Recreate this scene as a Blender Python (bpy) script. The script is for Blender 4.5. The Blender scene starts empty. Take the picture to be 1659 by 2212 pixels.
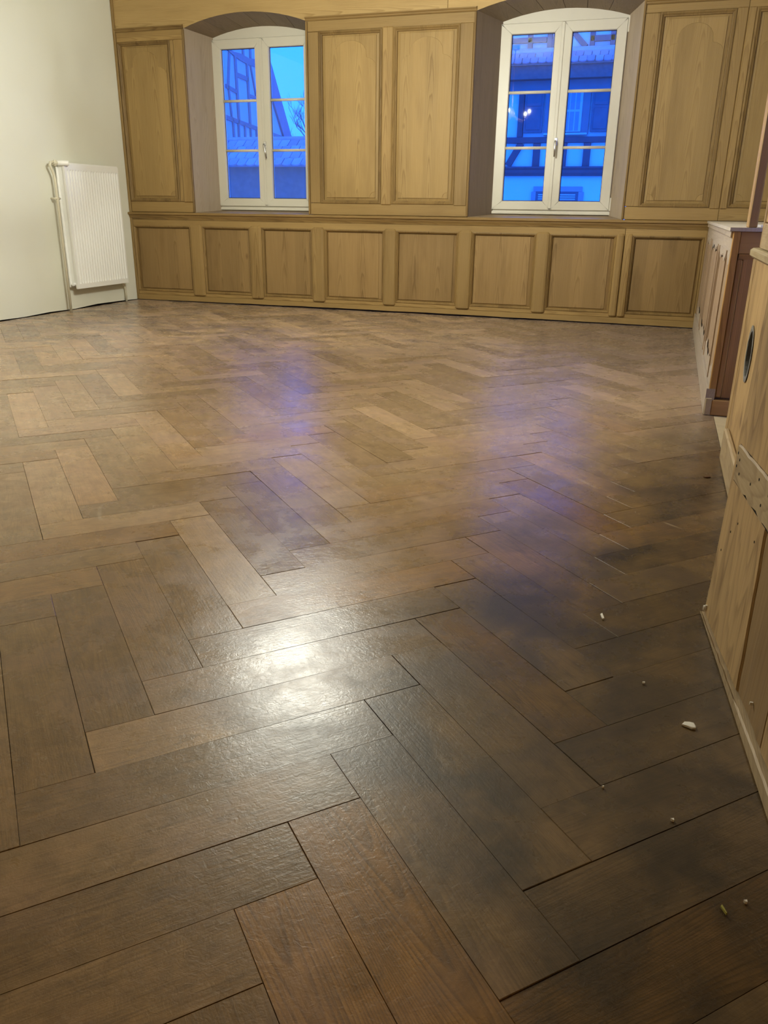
import bpy, bmesh, math, random
from mathutils import Vector, Matrix
SC = bpy.context.scene
COL = SC.collection
random.seed(7)
# ------------------------------------------------------------------ camera
F_PX, PITCH, ROLL, YAW, CAM_H, D = 1728.1428, .3619, .0134, .3157, .975, 7.8865
W_PX, H_PX = 1659, 2212
cyw, syw, cpt, spt = math.cos(YAW), math.sin(YAW), math.cos(PITCH), math.sin(PITCH)
c_fw = Vector((-syw * cpt, cyw * cpt, -spt)); c_rt = Vector((cyw, syw, 0)); c_up = c_rt.cross(c_fw)
r2 = c_rt * math.cos(ROLL) + c_up * math.sin(ROLL)
u2 = -c_rt * math.sin(ROLL) + c_up * math.cos(ROLL)
cam_data = bpy.data.cameras.new('camera')
cam = bpy.data.objects.new('camera', cam_data); COL.objects.link(cam)
M = Matrix((r2, u2, -c_fw)).transposed().to_4x4(); M.translation = (0, 0, CAM_H)
cam.matrix_world = M
cam_data.sensor_fit = 'VERTICAL'; cam_data.sensor_height = 24.0
cam_data.lens = F_PX / H_PX * 24.0
cam_data.clip_start = .03; cam_data.clip_end = 200
SC.camera = cam
# ------------------------------------------------------------------ light and exposure
SKY = (.060, .68, 5.0)
LAMP_STRENGTH = 12500.0
LAMP_COL = (1.0, .99, .86)
world = bpy.data.worlds.new('dusk_sky'); SC.world = world; world.use_nodes = True
bg = world.node_tree.nodes['Background']; bg.inputs[0].default_value = (*SKY, 1); bg.inputs[1].default_value = 1.0
SC.view_settings.view_transform = 'Standard'; SC.view_settings.look = 'None'
SC.view_settings.exposure = 0.0; SC.view_settings.gamma = 1.0; SC.view_settings.use_curve_mapping = False

# ------------------------------------------------------------------ materials
class N:
    def __init__(s, name):
        s.m = bpy.data.materials.new(name); s.m.use_nodes = True
        s.t = s.m.node_tree; s.t.nodes.clear()
        s.out = s.t.nodes.new('ShaderNodeOutputMaterial')
    def n(s, kind, props=None, **inp):
        x = s.t.nodes.new('ShaderNode' + kind)
        for k, v in (props or {}).items(): setattr(x, k, v)
        for k, v in inp.items(): s.set(x, k, v)
        return x
    def set(s, x, k, v):
        sock = x.inputs[int(k[1:])] if k[0] == 'i' and k[1:].isdigit() else x.inputs[k.replace('_', ' ')]
        if hasattr(v, 'is_linked') or isinstance(v, bpy.types.NodeSocket): s.t.links.new(v, sock)
        elif isinstance(v, (tuple, list)) and len(v) == 3 and sock.type == 'RGBA': sock.default_value = (*v, 1)
        else: sock.default_value = v
    def math(s, op, a, b=0.0, c=0.0, clamp=False):
        x = s.n('Math', {'operation': op, 'use_clamp': clamp}, i0=a, i1=b)
        if op in ('MULTIPLY_ADD', 'SMOOTHSTEP', 'PINGPONG', 'WRAP'): s.set(x, 'i2', c)
        return x.outputs[0]
    def ramp(s, fac, stops, interp='LINEAR'):
        x = s.n('ValToRGB', i0=fac); e = x.color_ramp.elements; x.color_ramp.interpolation = interp
        while len(e) < len(stops): e.new(.5)
        for i, (p, c) in enumerate(stops):
            e[i].position = p; e[i].color = (*c, 1) if len(c) == 3 else c
        return x.outputs[0]
    def mix(s, fac, a, b, mode='MIX'):
        x = s.n('Mix', {'data_type': 'RGBA', 'blend_type': mode})
        s.set(x, 'i0', fac); s.set(x, 'i6', a); s.set(x, 'i7', b)
        return x.outputs[2]
    def noise(s, vec, scale=5., detail=3., rough=.5, dist=0.):
        x = s.n('TexNoise', i0=vec, Scale=scale, Detail=detail, Roughness=rough, Distortion=dist)
        return x.outputs[0]
    def mapr(s, v, a, b, c=0., d=1.):
        x = s.n('MapRange', {'clamp': True}, i0=v, i1=a, i2=b, i3=c, i4=d); return x.outputs[0]
    def vscale(s, vec, sc):
        x = s.n('VectorMath', {'operation': 'MULTIPLY'}, i0=vec, i1=sc); return x.outputs[0]
    def vadd(s, a, b):
        x = s.n('VectorMath', {'operation': 'ADD'}, i0=a, i1=b); return x.outputs[0]
    def bump(s, h, strength=.3, dist=.002):
        return s.n('Bump', Strength=strength, Distance=dist, Height=h).outputs[0]
    def bsdf(s, col, rough=.6, spec=.5, normal=None, metal=0., coat=0.):
        b = s.n('BsdfPrincipled'); s.set(b, 'Base_Color', col); s.set(b, 'Roughness', rough)
        s.set(b, 'Specular_IOR_Level', spec); s.set(b, 'Metallic', metal)
        if normal is not None: s.set(b, 'Normal', normal)
        s.t.links.new(b.outputs[0], s.out.inputs[0]); return s.m

def plain(name, col, rough=.6, spec=.4, var=.06, scale=8., metal=0., bump=.0, each=0.):
    k = N(name); tc = k.n('TexCoord').outputs['Object']
    f = k.noise(tc, scale, 4, .6)
    lo = tuple(c * (1 - var) for c in col); hi = tuple(min(1, c * (1 + var)) for c in col)
    c = k.mix(f, lo, hi)
    if each:
        tn = k.math('MULTIPLY_ADD', k.n('ObjectInfo').outputs['Random'], each, 1 - each * .6)
        c = k.mix(1., c, k.n('CombineXYZ', i0=tn, i1=tn, i2=tn).outputs[0], 'MULTIPLY')
    nm = k.bump(k.noise(tc, scale * 12, 2), bump, .002) if bump else None
    return k.bsdf(c, rough, spec, nm, metal)

def pine(name, axis='z', light=(.345, .226, .084), dark=(.195, .113, .036), grey=0., knots=1., stain=.55):
    """old stripped pine: flat-sawn grain that runs along `axis`, knots, brownish stains"""
    k = N(name)
    tc = k.n('TexCoord').outputs['Object']
    rnd = k.n('ObjectInfo').outputs['Random']
    off = k.n('CombineXYZ', i0=k.math('MULTIPLY', rnd, 13.7), i1=k.math('MULTIPLY', rnd, 7.3), i2=k.math('MULTIPLY', rnd, 29.1)).outputs[0]
    p = k.vadd(tc, off)
    sp = k.n('SeparateXYZ', i0=p)
    ax = {'x': (2, 1, 0), 'y': (0, 2, 1), 'z': (0, 1, 2)}[axis]     # across, depth, along
    a, d_, l = (sp.outputs[i] for i in ax)
    q = k.n('CombineXYZ', i0=k.math('ADD', a, k.math('MULTIPLY', d_, .8)), i1=d_, i2=l).outputs[0]
    wob = k.noise(k.vscale(q, (5., 5., .9)), 1., 2, .5)
    cell = k.math('PINGPONG', k.math('ADD', a, k.math('MULTIPLY', wob, .05)), .12)
    sgn = k.math('MULTIPLY', cell, cell)
    f = k.math('MULTIPLY_ADD', sgn, 1100., k.math('MULTIPLY', l, 3.4))
    wob2 = k.noise(k.vscale(q, (9., 9., 1.6)), 1., 3, .55)
    f = k.math('MULTIPLY_ADD', wob2, 3.2, f)
    fr = k.math('FRACT', f)
    band = k.ramp(fr, [(0., (0, 0, 0)), (.55, (.22, .22, .22)), (.86, (1, 1, 1)), (1., (.0, .0, .0))])
    fine = k.noise(k.vscale(q, (150., 150., 3.)), 1., 2, .6)
    big = k.noise(k.vscale(q, (7., 7., 1.1)), 1., 4, .6)
    t = k.math('MULTIPLY', band, k.mapr(big, .35, .65, .30, .75))
    t = k.math('MULTIPLY_ADD', fine, .50, t)
    t = k.math('ADD', t, -.20, clamp=True)
    c = k.mix(t, light, dark)
    brown = tuple(x * .62 for x in dark)
    st = k.mapr(big, .52, .80, 0., stain)
    c = k.mix(st, c, k.mix(.45, dark, brown))
    lath = k.n('TexWhiteNoise', {'noise_dimensions': '1D'}, i1=k.math('FLOOR', k.math('MULTIPLY', k.math('ADD', a, k.math('MULTIPLY', wob, .004)), 8.3)))
    tone = k.math('ADD', k.math('MULTIPLY_ADD', rnd, .16, .84), k.math('MULTIPLY', lath.outputs[0], .15))
    tn = k.n('CombineXYZ', i0=tone, i1=tone, i2=tone).outputs[0]
    c = k.mix(1., c, tn, 'MULTIPLY')
    # knots
    vo = k.n('TexVoronoi', {'feature': 'F1', 'voronoi_dimensions': '3D'}, i0=k.vscale(q, (3.1, 2., 1.5)), Scale=1.)
    kn = k.mapr(k.math('MULTIPLY_ADD', wob2, .012, vo.outputs['Distance']), .030, .075, 1., 0.)
    c = k.mix(k.math('MULTIPLY', kn, .85 * knots), c, (.085, .038, .014))
    if grey:
        g = k.mapr(k.noise(k.vscale(q, (10., 10., 2.)), 1., 4, .65), .3, .7, grey * .5, grey)
        c = k.mix(g, c, tuple(.5 * x + .5 * y for x, y in zip(light, (.34, .31, .28))))
    nm = k.bump(k.math('MULTIPLY_ADD', band, .5, fine), .22, .0015)
    r = k.mapr(fine, .2, .8, .48, .66)
    return k.bsdf(c, r, .35, nm)

PINE_V = pine('stripped_pine_vertical', 'z')
PINE_H = pine('stripped_pine_horizontal', 'x', light=(.36, .238, .088), dark=(.21, .122, .04), knots=.8)
PINE_F = pine('pale_frieze_pine', 'x', light=(.52, .36, .15), dark=(.33, .205, .07), knots=1., stain=.3)
PINE_L = pine('brown_lower_panel_pine', 'z', light=(.325, .208, .082), dark=(.18, .105, .036), knots=.8, stain=.6)
PINE_P = pine('pine_panel_boards', 'z', light=(.375, .250, .094), dark=(.205, .122, .040), knots=.7, stain=.35)
PINE_M = pine('pine_moulding', 'z', light=(.275, .175, .062), dark=(.135, .076, .024), knots=0., stain=.8)
PINE_MH = pine('pine_moulding_horizontal', 'x', light=(.275, .175, .062), dark=(.135, .076, .024), knots=0., stain=.8)
PINE_R = pine('weathered_pine_reveal', 'z', light=(.42, .325, .225), dark=(.27, .20, .13), grey=.5, knots=.5)
PINE_RD = pine('shaded_reveal_pine', 'z', light=(.21, .15, .105), dark=(.13, .085, .055), grey=.3, knots=.7)  # darker copy of the reveal pine, its missing lamplight put into the colour
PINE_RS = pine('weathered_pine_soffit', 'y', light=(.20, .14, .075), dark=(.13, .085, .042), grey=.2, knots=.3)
PINE_BOX = pine('pinkish_worn_pine', 'z', light=(.36, .25, .155), dark=(.24, .145, .08), grey=.25, knots=.6)
PINE_BOXH = pine('whitewashed_pine_rail', 'y', light=(.45, .37, .29), dark=(.32, .24, .17), grey=.6, knots=.3)
PINE_END = pine('brown_pine_end', 'z', light=(.46, .255, .080), dark=(.25, .13, .034), knots=.8, stain=.7)
PINE_ENDH = pine('brown_pine_end_rail', 'x', light=(.46, .27, .095), dark=(.29, .16, .05), knots=.5)
PINE_DOOR = pine('bare_door_pine', 'z', light=(.45, .30, .135), dark=(.19, .108, .040), knots=1., stain=.85)
PINE_ROUGH = pine('rough_sawn_pine', 'y', light=(.42, .31, .17), dark=(.26, .17, .08), grey=.15, knots=.6)
CREAM = plain('cream_window_plastic', (.66, .63, .53), .38, .5, .03)
GASKET = plain('dark_rubber_gasket', (.03, .03, .035), .6, .3)
CHROME = plain('brushed_chrome', (.72, .72, .72), .25, .5, .03, metal=1.)
STEEL = plain('worn_grey_metal', (.20, .20, .19), .6, .5, .2, 40, metal=.3)
RAD = plain('white_radiator_enamel', (.90, .90, .87), .35, .5, .02)
PIPE = plain('cream_pipe_paint', (.72, .68, .53), .45, .4, .05)
CEIL = plain('cream_ceiling_paint', (.60, .59, .52), .9, .2, .02)
BLACK = plain('dark_void', (.012, .010, .009), .9, .1)
SUB = plain('dark_subfloor_dirt', (.02, .015, .011), .95, .1, .3, 20)
FLAKE = plain('white_paint_flake', (.80, .78, .72), .7, .3, .05, 60)
LEAFM = plain('yellow_green_flake', (.35, .33, .07), .7, .3, .1, 60)
BROWNBIT = plain('brown_splinter', (.10, .045, .02), .7, .3, .1, 60)
THRESH = plain('pale_dusty_threshold_wood', (.46, .37, .24), .8, .25, .18, 18)
BRASS = plain('aged_brass', (.45, .30, .10), .35, .5, .1, 20, metal=1.)

def wall_paint():
    k = N('cream_wall_paint'); tc = k.n('TexCoord').outputs['Object']
    big = k.noise(tc, .7, 3, .5)
    c = k.mix(k.mapr(big, .35, .65), (.78, .785, .70), (.73, .72, .60))
    grit = k.noise(tc, 160, 2, .6)
    nm = k.bump(k.math('MULTIPLY_ADD', k.noise(tc, 9, 3), .6, grit), .12, .002)
    return k.bsdf(c, .75, .25, nm)
WALL = wall_paint()

def oak_floor():
    k = N('worn_oak_parquet')
    at = k.n('Attribute', {'attribute_name': 'plank_uv'}).outputs['Vector']
    ti = k.n('SeparateColor', i0=k.n('Attribute', {'attribute_name': 'tint'}).outputs['Color'])
    t0, t1, t2 = ti.outputs[0], ti.outputs[1], ti.outputs[2]
    pos = k.n('TexCoord').outputs['Object']
    sp = k.n('SeparateXYZ', i0=pos); X, Y = sp.outputs[0], sp.outputs[1]
    su = k.n('SeparateXYZ', i0=at); U, V = su.outputs[0], su.outputs[1]
    pores = k.noise(k.vscale(at, (7., 170., 1.)), 1., 3, .6)
    wob = k.noise(k.vscale(at, (1.5, 9., 1.)), 1., 2, .45)
    cell = k.math('PINGPONG', k.math('MULTIPLY_ADD', wob, .03, V), .075)
    f = k.math('MULTIPLY_ADD', k.math('MULTIPLY', cell, cell), 2200., k.math('MULTIPLY', U, 9.))
    f = k.math('MULTIPLY_ADD', wob, 1.8, f)
    band = k.ramp(k.math('FRACT', f), [(0., (0, 0, 0)), (.5, (.3, .3, .3)), (.85, (1, 1, 1)), (1., (0, 0, 0))])
    tan = k.mix(t0, (.245, .146, .058), (.365, .226, .094))
    orange = (.40, .200, .045)
    c = k.mix(k.mapr(t1, .62, 1., 0., .85), tan, orange)
    # bare wood figure where the finish has survived
    fig = k.math('MULTIPLY_ADD', band, .55, k.math('MULTIPLY', pores, .55))
    c = k.mix(k.math('MULTIPLY', fig, k.mapr(t1, .2, 1., .50, .98)), c, k.mix(.68, c, (.035, .016, .005)))
    c = k.mix(k.mapr(pores, .52, .78, 0., .55), c, k.mix(.5, c, (.04, .02, .008)))
    # greyish worn film, blotchy, in world space
    b1 = k.noise(pos, 2.1, 4, .5, .5); b2 = k.noise(pos, 5.2, 3, .5, .6); b3 = k.noise(k.vscale(at, (4., 16., 1.)), 1., 5, .65)
    grey = k.math('MULTIPLY', k.math('MULTIPLY', k.mapr(b1, .36, .72), k.mapr(b3, .1, .9, .55, 1.)), k.mapr(t1, .8, 1., 1., .15))
    c = k.mix(k.math('MULTIPLY', grey, k.mapr(t2, 0., 1., .2, .65)), c, (.180, .135, .074))
    red = k.math('MULTIPLY', k.mapr(b2, .44, .76), k.mapr(Y, 2., 5., .25, .8))
    c = k.mix(red, c, (.27, .145, .092))
    paler = k.math('MULTIPLY', k.mapr(k.math('ADD', k.math('MULTIPLY', X, -.55), k.math('MULTIPLY_ADD', k.math('ADD', b1, -.5), 1.6, Y)), 2.4, 4.6), k.mapr(b3, .2, .7, .7, 1.))  # paler, blotchy area towards the far left
    c = k.mix(k.math('MULTIPLY', paler, .62), c, k.mix(b2, (.60, .43, .27), (.55, .40, .29)))
    # trodden dirt and some painted-in shading along the right-hand side, blotchy edge
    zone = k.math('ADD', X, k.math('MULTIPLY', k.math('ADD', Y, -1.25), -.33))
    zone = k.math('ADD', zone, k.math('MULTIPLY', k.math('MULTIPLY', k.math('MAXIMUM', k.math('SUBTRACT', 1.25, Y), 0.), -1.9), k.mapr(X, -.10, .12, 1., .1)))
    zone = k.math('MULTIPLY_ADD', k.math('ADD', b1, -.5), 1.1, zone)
    dirt_shade = k.math('MULTIPLY', k.mapr(zone, -.95, -.42), k.mapr(b2, .3, .62, .55, 1.))
    c = k.mix(k.math('MULTIPLY', k.math('MULTIPLY', dirt_shade, k.mapr(t0, 0., 1., .72, 1.)), .93), c, k.mix(b3, (.012, .0095, .004), (.036, .028, .015)))
    # smudges at the far end
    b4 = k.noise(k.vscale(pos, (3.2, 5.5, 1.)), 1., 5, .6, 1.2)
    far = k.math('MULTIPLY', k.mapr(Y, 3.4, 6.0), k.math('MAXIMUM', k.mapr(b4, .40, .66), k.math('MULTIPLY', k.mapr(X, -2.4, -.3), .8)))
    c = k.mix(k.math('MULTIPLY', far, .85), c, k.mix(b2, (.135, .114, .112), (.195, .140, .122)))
    # thin pale scratches
    w1 = k.n('TexWave', {'wave_type': 'BANDS', 'bands_direction': 'DIAGONAL'}, i0=pos, Scale=.55, Distortion=9., Detail=2., Detail_Scale=.8)
    scr = k.math('MULTIPLY', k.mapr(w1.outputs[1], .9985, .9998), k.mapr(k.noise(pos, 3.1, 2), .56, .62))
    c = k.mix(k.math('MULTIPLY', scr, .35), c, (.45, .36, .25))
    pit = k.noise(pos, 30., 5, .72, .5)
    r = k.math('MULTIPLY_ADD', k.mapr(b2, .36, .66), .10, k.mapr(pit, .28, .72, .165, .245))
    r = k.math('ADD', r, k.math('MULTIPLY', k.mapr(t2, 0, 1), .06))
    h = k.math('MULTIPLY', pores, .7)
    h = k.math('MULTIPLY_ADD', pit, .9, h)
    h = k.math('MULTIPLY_ADD', k.noise(pos, 70., 3, .65, 1.5), 1.1, h)
    nm = k.bump(h, .25, .0014)
    mot = k.math('ADD', k.mapr(k.noise(pos, 17., 6, .72, .8), .25, .75, .70, 1.22), k.mapr(k.noise(k.vscale(at, (5., 42., 1.)), 1., 4, .65), .25, .75, -.16, .16))
    tone = k.math('MULTIPLY', mot, k.math('MULTIPLY_ADD', t2, .42, .78))
    c = k.mix(1., c, k.n('CombineXYZ', i0=tone, i1=tone, i2=k.math('MULTIPLY_ADD', t0, .10, k.math('SUBTRACT', tone, .06))).outputs[0], 'MULTIPLY')
    m_ = k.bsdf(c, r, .27, nm)
    bs = [x for x in k.t.nodes if x.type == 'BSDF_PRINCIPLED'][0]
    bs.inputs['Sheen Weight'].default_value = .04; bs.inputs['Sheen Roughness'].default_value = .45; bs.inputs['Sheen Tint'].default_value = (.95, .92, .9, 1)
    return m_
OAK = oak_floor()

def glass_mat():
    k = N('window_glass')
    tr = k.n('BsdfTransparent', Color=(.93, .96, .96)); gl = k.n('BsdfGlossy', Roughness=.012)
    fr = k.n('Fresnel', IOR=1.5)
    mx = k.n('MixShader', i0=fr.outputs[0], i1=tr.outputs[0], i2=gl.outputs[0])
    k.t.links.new(mx.outputs[0], k.out.inputs[0]); return k.m
GLASS = glass_mat()
def glow(name, col, s):
    k = N(name); e = k.n('Emission', Color=col, Strength=s); k.t.links.new(e.outputs[0], k.out.inputs[0]); return k.m
BULB = glow('lit_bulb', LAMP_COL, LAMP_STRENGTH)
# outdoors
PLASTER = plain('white_lime_plaster', (.86, .88, .82), .9, .1, .05, 2.)
PLASTER2 = plain('grey_gable_plaster', (.62, .60, .62), .9, .1, .05, 2.)  # greyer and darker than the house plaster
BEAM = plain('dark_timber_beam', (.17, .12, .13), .85, .2, .2, 5.)
BEAM2 = plain('brown_timber_beam', (.30, .24, .25), .85, .2, .15, 5.)
DARKW = plain('dark_rough_render', (.17, .19, .165), .95, .1, .3, 9.)
EAVE = plain('dark_eave_boards', (.16, .14, .14), .9, .2, .3, 14.)
TILE = plain('red_clay_roof_tile', (.46, .33, .37), .9, .15, .15, 3., each=.35)
TILE2 = plain('weathered_grey_roof_tile', (.40, .37, .38), .9, .15, .2, 6., each=.4)
ZINC = plain('grey_zinc_flashing', (.40, .42, .43), .6, .3, .1, 2.)
SHUT = plain('painted_shutter_wood', (.16, .17, .19), .8, .2, .2, 6.)
STONE = plain('pink_sandstone', (.50, .38, .38), .9, .1, .1, 4.)
SLATW = plain('pale_louvre_paint', (.62, .62, .60), .8, .2, .05)
PANE = plain('far_window_pane', (.30, .32, .34), .2, .6, .1)
GROUND = plain('grey_street_paving', (.45, .44, .42), .95, .1, .2, 2.)
BARK = plain('dark_bare_twigs', (.20, .20, .22), .9, .1, .1)

# ------------------------------------------------------------------ mesh helpers
class MB:
    def __init__(s): s.bm = bmesh.new()
    def face(s, pts):
        vs = [s.bm.verts.new(p) for p in pts]; return s.bm.faces.new(vs)
    def box(s, x0, x1, y0, y1, z0, z1, bev=0., seg=1, mat=None):
        vs = [s.bm.verts.new((x, y, z)) for x in (x0, x1) for y in (y0, y1) for z in (z0, z1)]
        for q in ((0, 1, 3, 2), (4, 6, 7, 5), (0, 4, 5, 1), (2, 3, 7, 6), (0, 2, 6, 4), (1, 5, 7, 3)):
            s.bm.faces.new([vs[i] for i in q])
        if bev:
            es = list({e for v in vs for e in v.link_edges})
            r = bmesh.ops.bevel(s.bm, geom=es, offset=bev, segments=seg, affect='EDGES', profile=.6)
            vs = list({v for f in r['faces'] for v in f.verts} | {v for v in vs if v.is_valid})
        if mat is not None:
            for v in vs: v.co = mat @ v.co
        return s
    def prism(s, poly, axis, a0, a1):
        """polygon in the two other axes (in order), swept along axis from a0 to a1"""
        def P(p, a):
            return {'x': (a, p[0], p[1]), 'y': (p[0], a, p[1]), 'z': (p[0], p[1], a)}[axis]
        A = [s.bm.verts.new(P(p, a0)) for p in poly]; B = [s.bm.verts.new(P(p, a1)) for p in poly]
        n = len(poly)
        s.bm.faces.new(A); s.bm.faces.new(B[::-1])
        for i in range(n): s.bm.faces.new((A[i], B[i], B[(i + 1) % n], A[(i + 1) % n]))
        return s
    def tube(s, path, r, n=10, cap=True):
        pts = [Vector(p) for p in path]; rings = []
        up = None
        for i, p in enumerate(pts):
            d = (pts[min(i + 1, len(pts) - 1)] - pts[max(i - 1, 0)]).normalized()
            if up is None: up = d.orthogonal().normalized()
            up = (up - d * up.dot(d)).normalized(); w = d.cross(up)
            rr = r[i] if isinstance(r, (list, tuple)) else r
            rings.append([s.bm.verts.new(p + (up * math.cos(2 * math.pi * k / n) + w * math.sin(2 * math.pi * k / n)) * rr) for k in range(n)])
        for a, b in zip(rings, rings[1:]):
            for k in range(n):
                f = s.bm.faces.new((a[k], a[(k + 1) % n], b[(k + 1) % n], b[k])); f.smooth = True
        if cap: s.bm.faces.new(rings[0][::-1]); s.bm.faces.new(rings[-1])
        return s
    def sphere(s, c, r, sz=1.):
        R = bmesh.ops.create_uvsphere(s.bm, u_segments=14, v_segments=9, radius=r)
        for v in R['verts']: v.co = Vector((v.co.x, v.co.y, v.co.z * sz)) + Vector(c)
        for f in {f for v in R['verts'] for f in v.link_faces}: f.smooth = True
        return s
    def rings(s, loops):
        """bridge closed loops of equal length; last one capped"""
        L = [[s.bm.verts.new(p) for p in lp] for lp in loops]
        n = len(L[0])
        for a, b in zip(L, L[1:]):
            for i in range(n): s.bm.faces.new((a[i], a[(i + 1) % n], b[(i + 1) % n], b[i]))
        return L
    def build(s, name, mat, parent=None, smooth=False, **props):
        bmesh.ops.recalc_face_normals(s.bm, faces=s.bm.faces[:])
        me = bpy.data.meshes.new(name)
        if parent is not None:
            off = Vector(parent.location); pp = parent.parent
            while pp is not None: off += Vector(pp.location); pp = pp.parent
            for v in s.bm.verts: v.co -= off
        s.bm.to_mesh(me); s.bm.free(); me.materials.append(mat)
        if smooth:
            for p in me.polygons: p.use_smooth = True
        o = bpy.data.objects.new(name, me); COL.objects.link(o)
        if parent is not None: o.parent = parent
        for k, v in props.items(): o[k] = v
        return o
def empty(name, loc, **props):
    o = bpy.data.objects.new(name, None); o.location = loc; o.empty_display_size = .1; COL.objects.link(o)
    for k, v in props.items(): o[k] = v
    return o
def box(name, mat, parent, *a, bev=0., seg=1, **props): return MB().box(*a, bev=bev, seg=seg).build(name, mat, parent, **props)

def rect_loop(x0, x1, z0, z1, y): return [(x0, y, z0), (x1, y, z0), (x1, y, z1), (x0, y, z1)]
def raised_panel(name, mat, parent, x0, x1, z0, z1, yf, depth=.016, border=.03, step=.004):
    m = MB()
    L = m.rings([rect_loop(x0 - border, x1 + border, z0 - border, z1 + border, yf + depth + .012),
                 rect_loop(x0 - border, x1 + border, z0 - border, z1 + border, yf + depth),
                 rect_loop(x0, x1, z0, z1, yf + step), rect_loop(x0 + .002, x1 - .002, z0 + .002, z1 - .002, yf)])
    m.bm.faces.new(L[-1]); return m.build(name, mat, parent)
def moulding(name, mat, parent, x0, x1, z0, z1, prof):
    """mitred frame; prof = [(inset, y), ...] from the stile towards the panel"""
    m = MB(); m.rings([rect_loop(x0 + i, x1 - i, z0 + i, z1 - i, y) for i, y in prof]); return m.build(name, mat, parent)
def arc(xa, xb, zs, zt, n=14):
    """segmental arch from (xa, zs) to (xb, zs) rising to zt"""
    h = zt - zs; w = (xb - xa) / 2; R = (w * w + h * h) / (2 * h); cx = (xa + xb) / 2; cz = zt - R
    t = math.asin(min(1, w / R))
    return [(cx + R * math.sin(-t + 2 * t * i / n), cz + R * math.cos(-t + 2 * t * i / n)) for i in range(n + 1)]

# ================================================================== FLOOR
XL = -5.50                        # left wall
floor = MB().box(XL - .05, 1.45, -1.45, D + .02, -.06, -.012).build('floor', SUB, None, kind='structure')
P = .1917; HP = P / 2
seams = [-6.35, -5.60, -5.16, -4.59, -4.19, -3.624, -3.224, -2.629, -2.254, -1.717, -1.345, -.871, -.389, .013, .46, .90]
kA = 11                           # column between seams[11] and seams[12] holds planks running to the right and away
phase = {kA: .125}
for k in range(kA + 1, len(seams) - 1):
    x = seams[k]
    prev = phase[k - 1]
    if (k - 1 - kA) % 2 == 0: y0 = prev + x; phase[k] = y0 + x       # A -> B
    else: y0 = prev - x; phase[k] = y0 - x                           # B -> A
for k in range(kA - 1, -1, -1):
    x = seams[k + 1]; nxt = phase[k + 1]
    if (k + 1 - kA) % 2 == 0: y0 = nxt + x; phase[k] = y0 + x
    else: y0 = nxt - x; phase[k] = y0 - x
def clip(poly, ax, lim, keep_less):
    out = []
    for i in range(len(poly)):
        a, b = poly[i], poly[(i + 1) % len(poly)]
        ia = (a[ax] <= lim) == keep_less; ib = (b[ax] <= lim) == keep_less
        if ia: out.append(a)
        if ia != ib:
            t = (lim - a[ax]) / (b[ax] - a[ax]); out.append(tuple(a[j] + t * (b[j] - a[j]) for j in (0, 1)))
    return out
def area(p): return abs(sum(p[i][0] * p[(i + 1) % len(p)][1] - p[(i + 1) % len(p)][0] * p[i][1] for i in range(len(p)))) / 2
def to_px(p):
    d = Vector(p) - Vector((0, 0, CAM_H)); z = d.dot(c_fw)
    if z < .05: return None
    return (W_PX / 2 + F_PX * d.dot(r2) / z, H_PX / 2 - F_PX * d.dot(u2) / z)
planks = []
rp = random.Random(11)
s2 = math.sqrt(.5)
for k in range(len(seams) - 1):
    isA = (k - kA) % 2 == 0; r0, r1, c = seams[k], seams[k + 1], phase[k]
    for n in range(-60, 80):
        if isA:
            q = [(r0, r0 + c + n * P), (r1, r1 + c + n * P), (r1 - HP, r1 + c + n * P + HP), (r0 - HP, r0 + c + n * P + HP)]
            ux, uy = s2, s2
        else:
            dd = c + n * P
            q = [(r0 - HP, dd - P - r0 + HP), (r1 - HP, dd - P - r1 + HP), (r1, dd - r1), (r0, dd - r0)]
            ux, uy = s2, -s2
        ctr = (sum(p[0] for p in q) / 4, sum(p[1] for p in q) / 4)
        if not (XL - .6 < ctr[0] < 1.2 and -1.8 < ctr[1] < D + .6): continue
        # joints: shrink in plank axes
        ga, gb = (rp.uniform(.0001, .0005) if rp.random() < .7 else rp.uniform(.0005, .0010) for _ in (0, 1))
        q2 = []
        for p in q:
            dx, dy = p[0] - ctr[0], p[1] - ctr[1]
            l = dx * ux + dy * uy; w = -dx * uy + dy * ux
            l -= math.copysign(ga, l); w -= math.copysign(gb, w)
            q2.append((ctr[0] + l * ux - w * uy, ctr[1] + l * uy + w * ux))
        for ax, lim, less in ((0, XL + .006, False), (0, .352, True), (1, -1.39, False), (1, D - .006, True)): 
            if len(q2) >= 3: q2 = clip(q2, ax, lim, less)
        if len(q2) < 3 or area(q2) < .0008: continue
        px = to_px((ctr[0], ctr[1], 0)); seen = 0.
        if px:
            pp = [to_px((p[0], p[1], 0)) for p in q2]
            if all(pp):
                x0, x1 = min(p[0] for p in pp), max(p[0] for p in pp); y0, y1 = min(p[1] for p in pp), max(p[1] for p in pp)
                if x1 > 0 and x0 < W_PX and y1 > 0 and y0 < H_PX: seen = area(pp)
        planks.append((seen, q2, ctr, (ux, uy)))
planks.sort(key=lambda t: -t[0])
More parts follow.
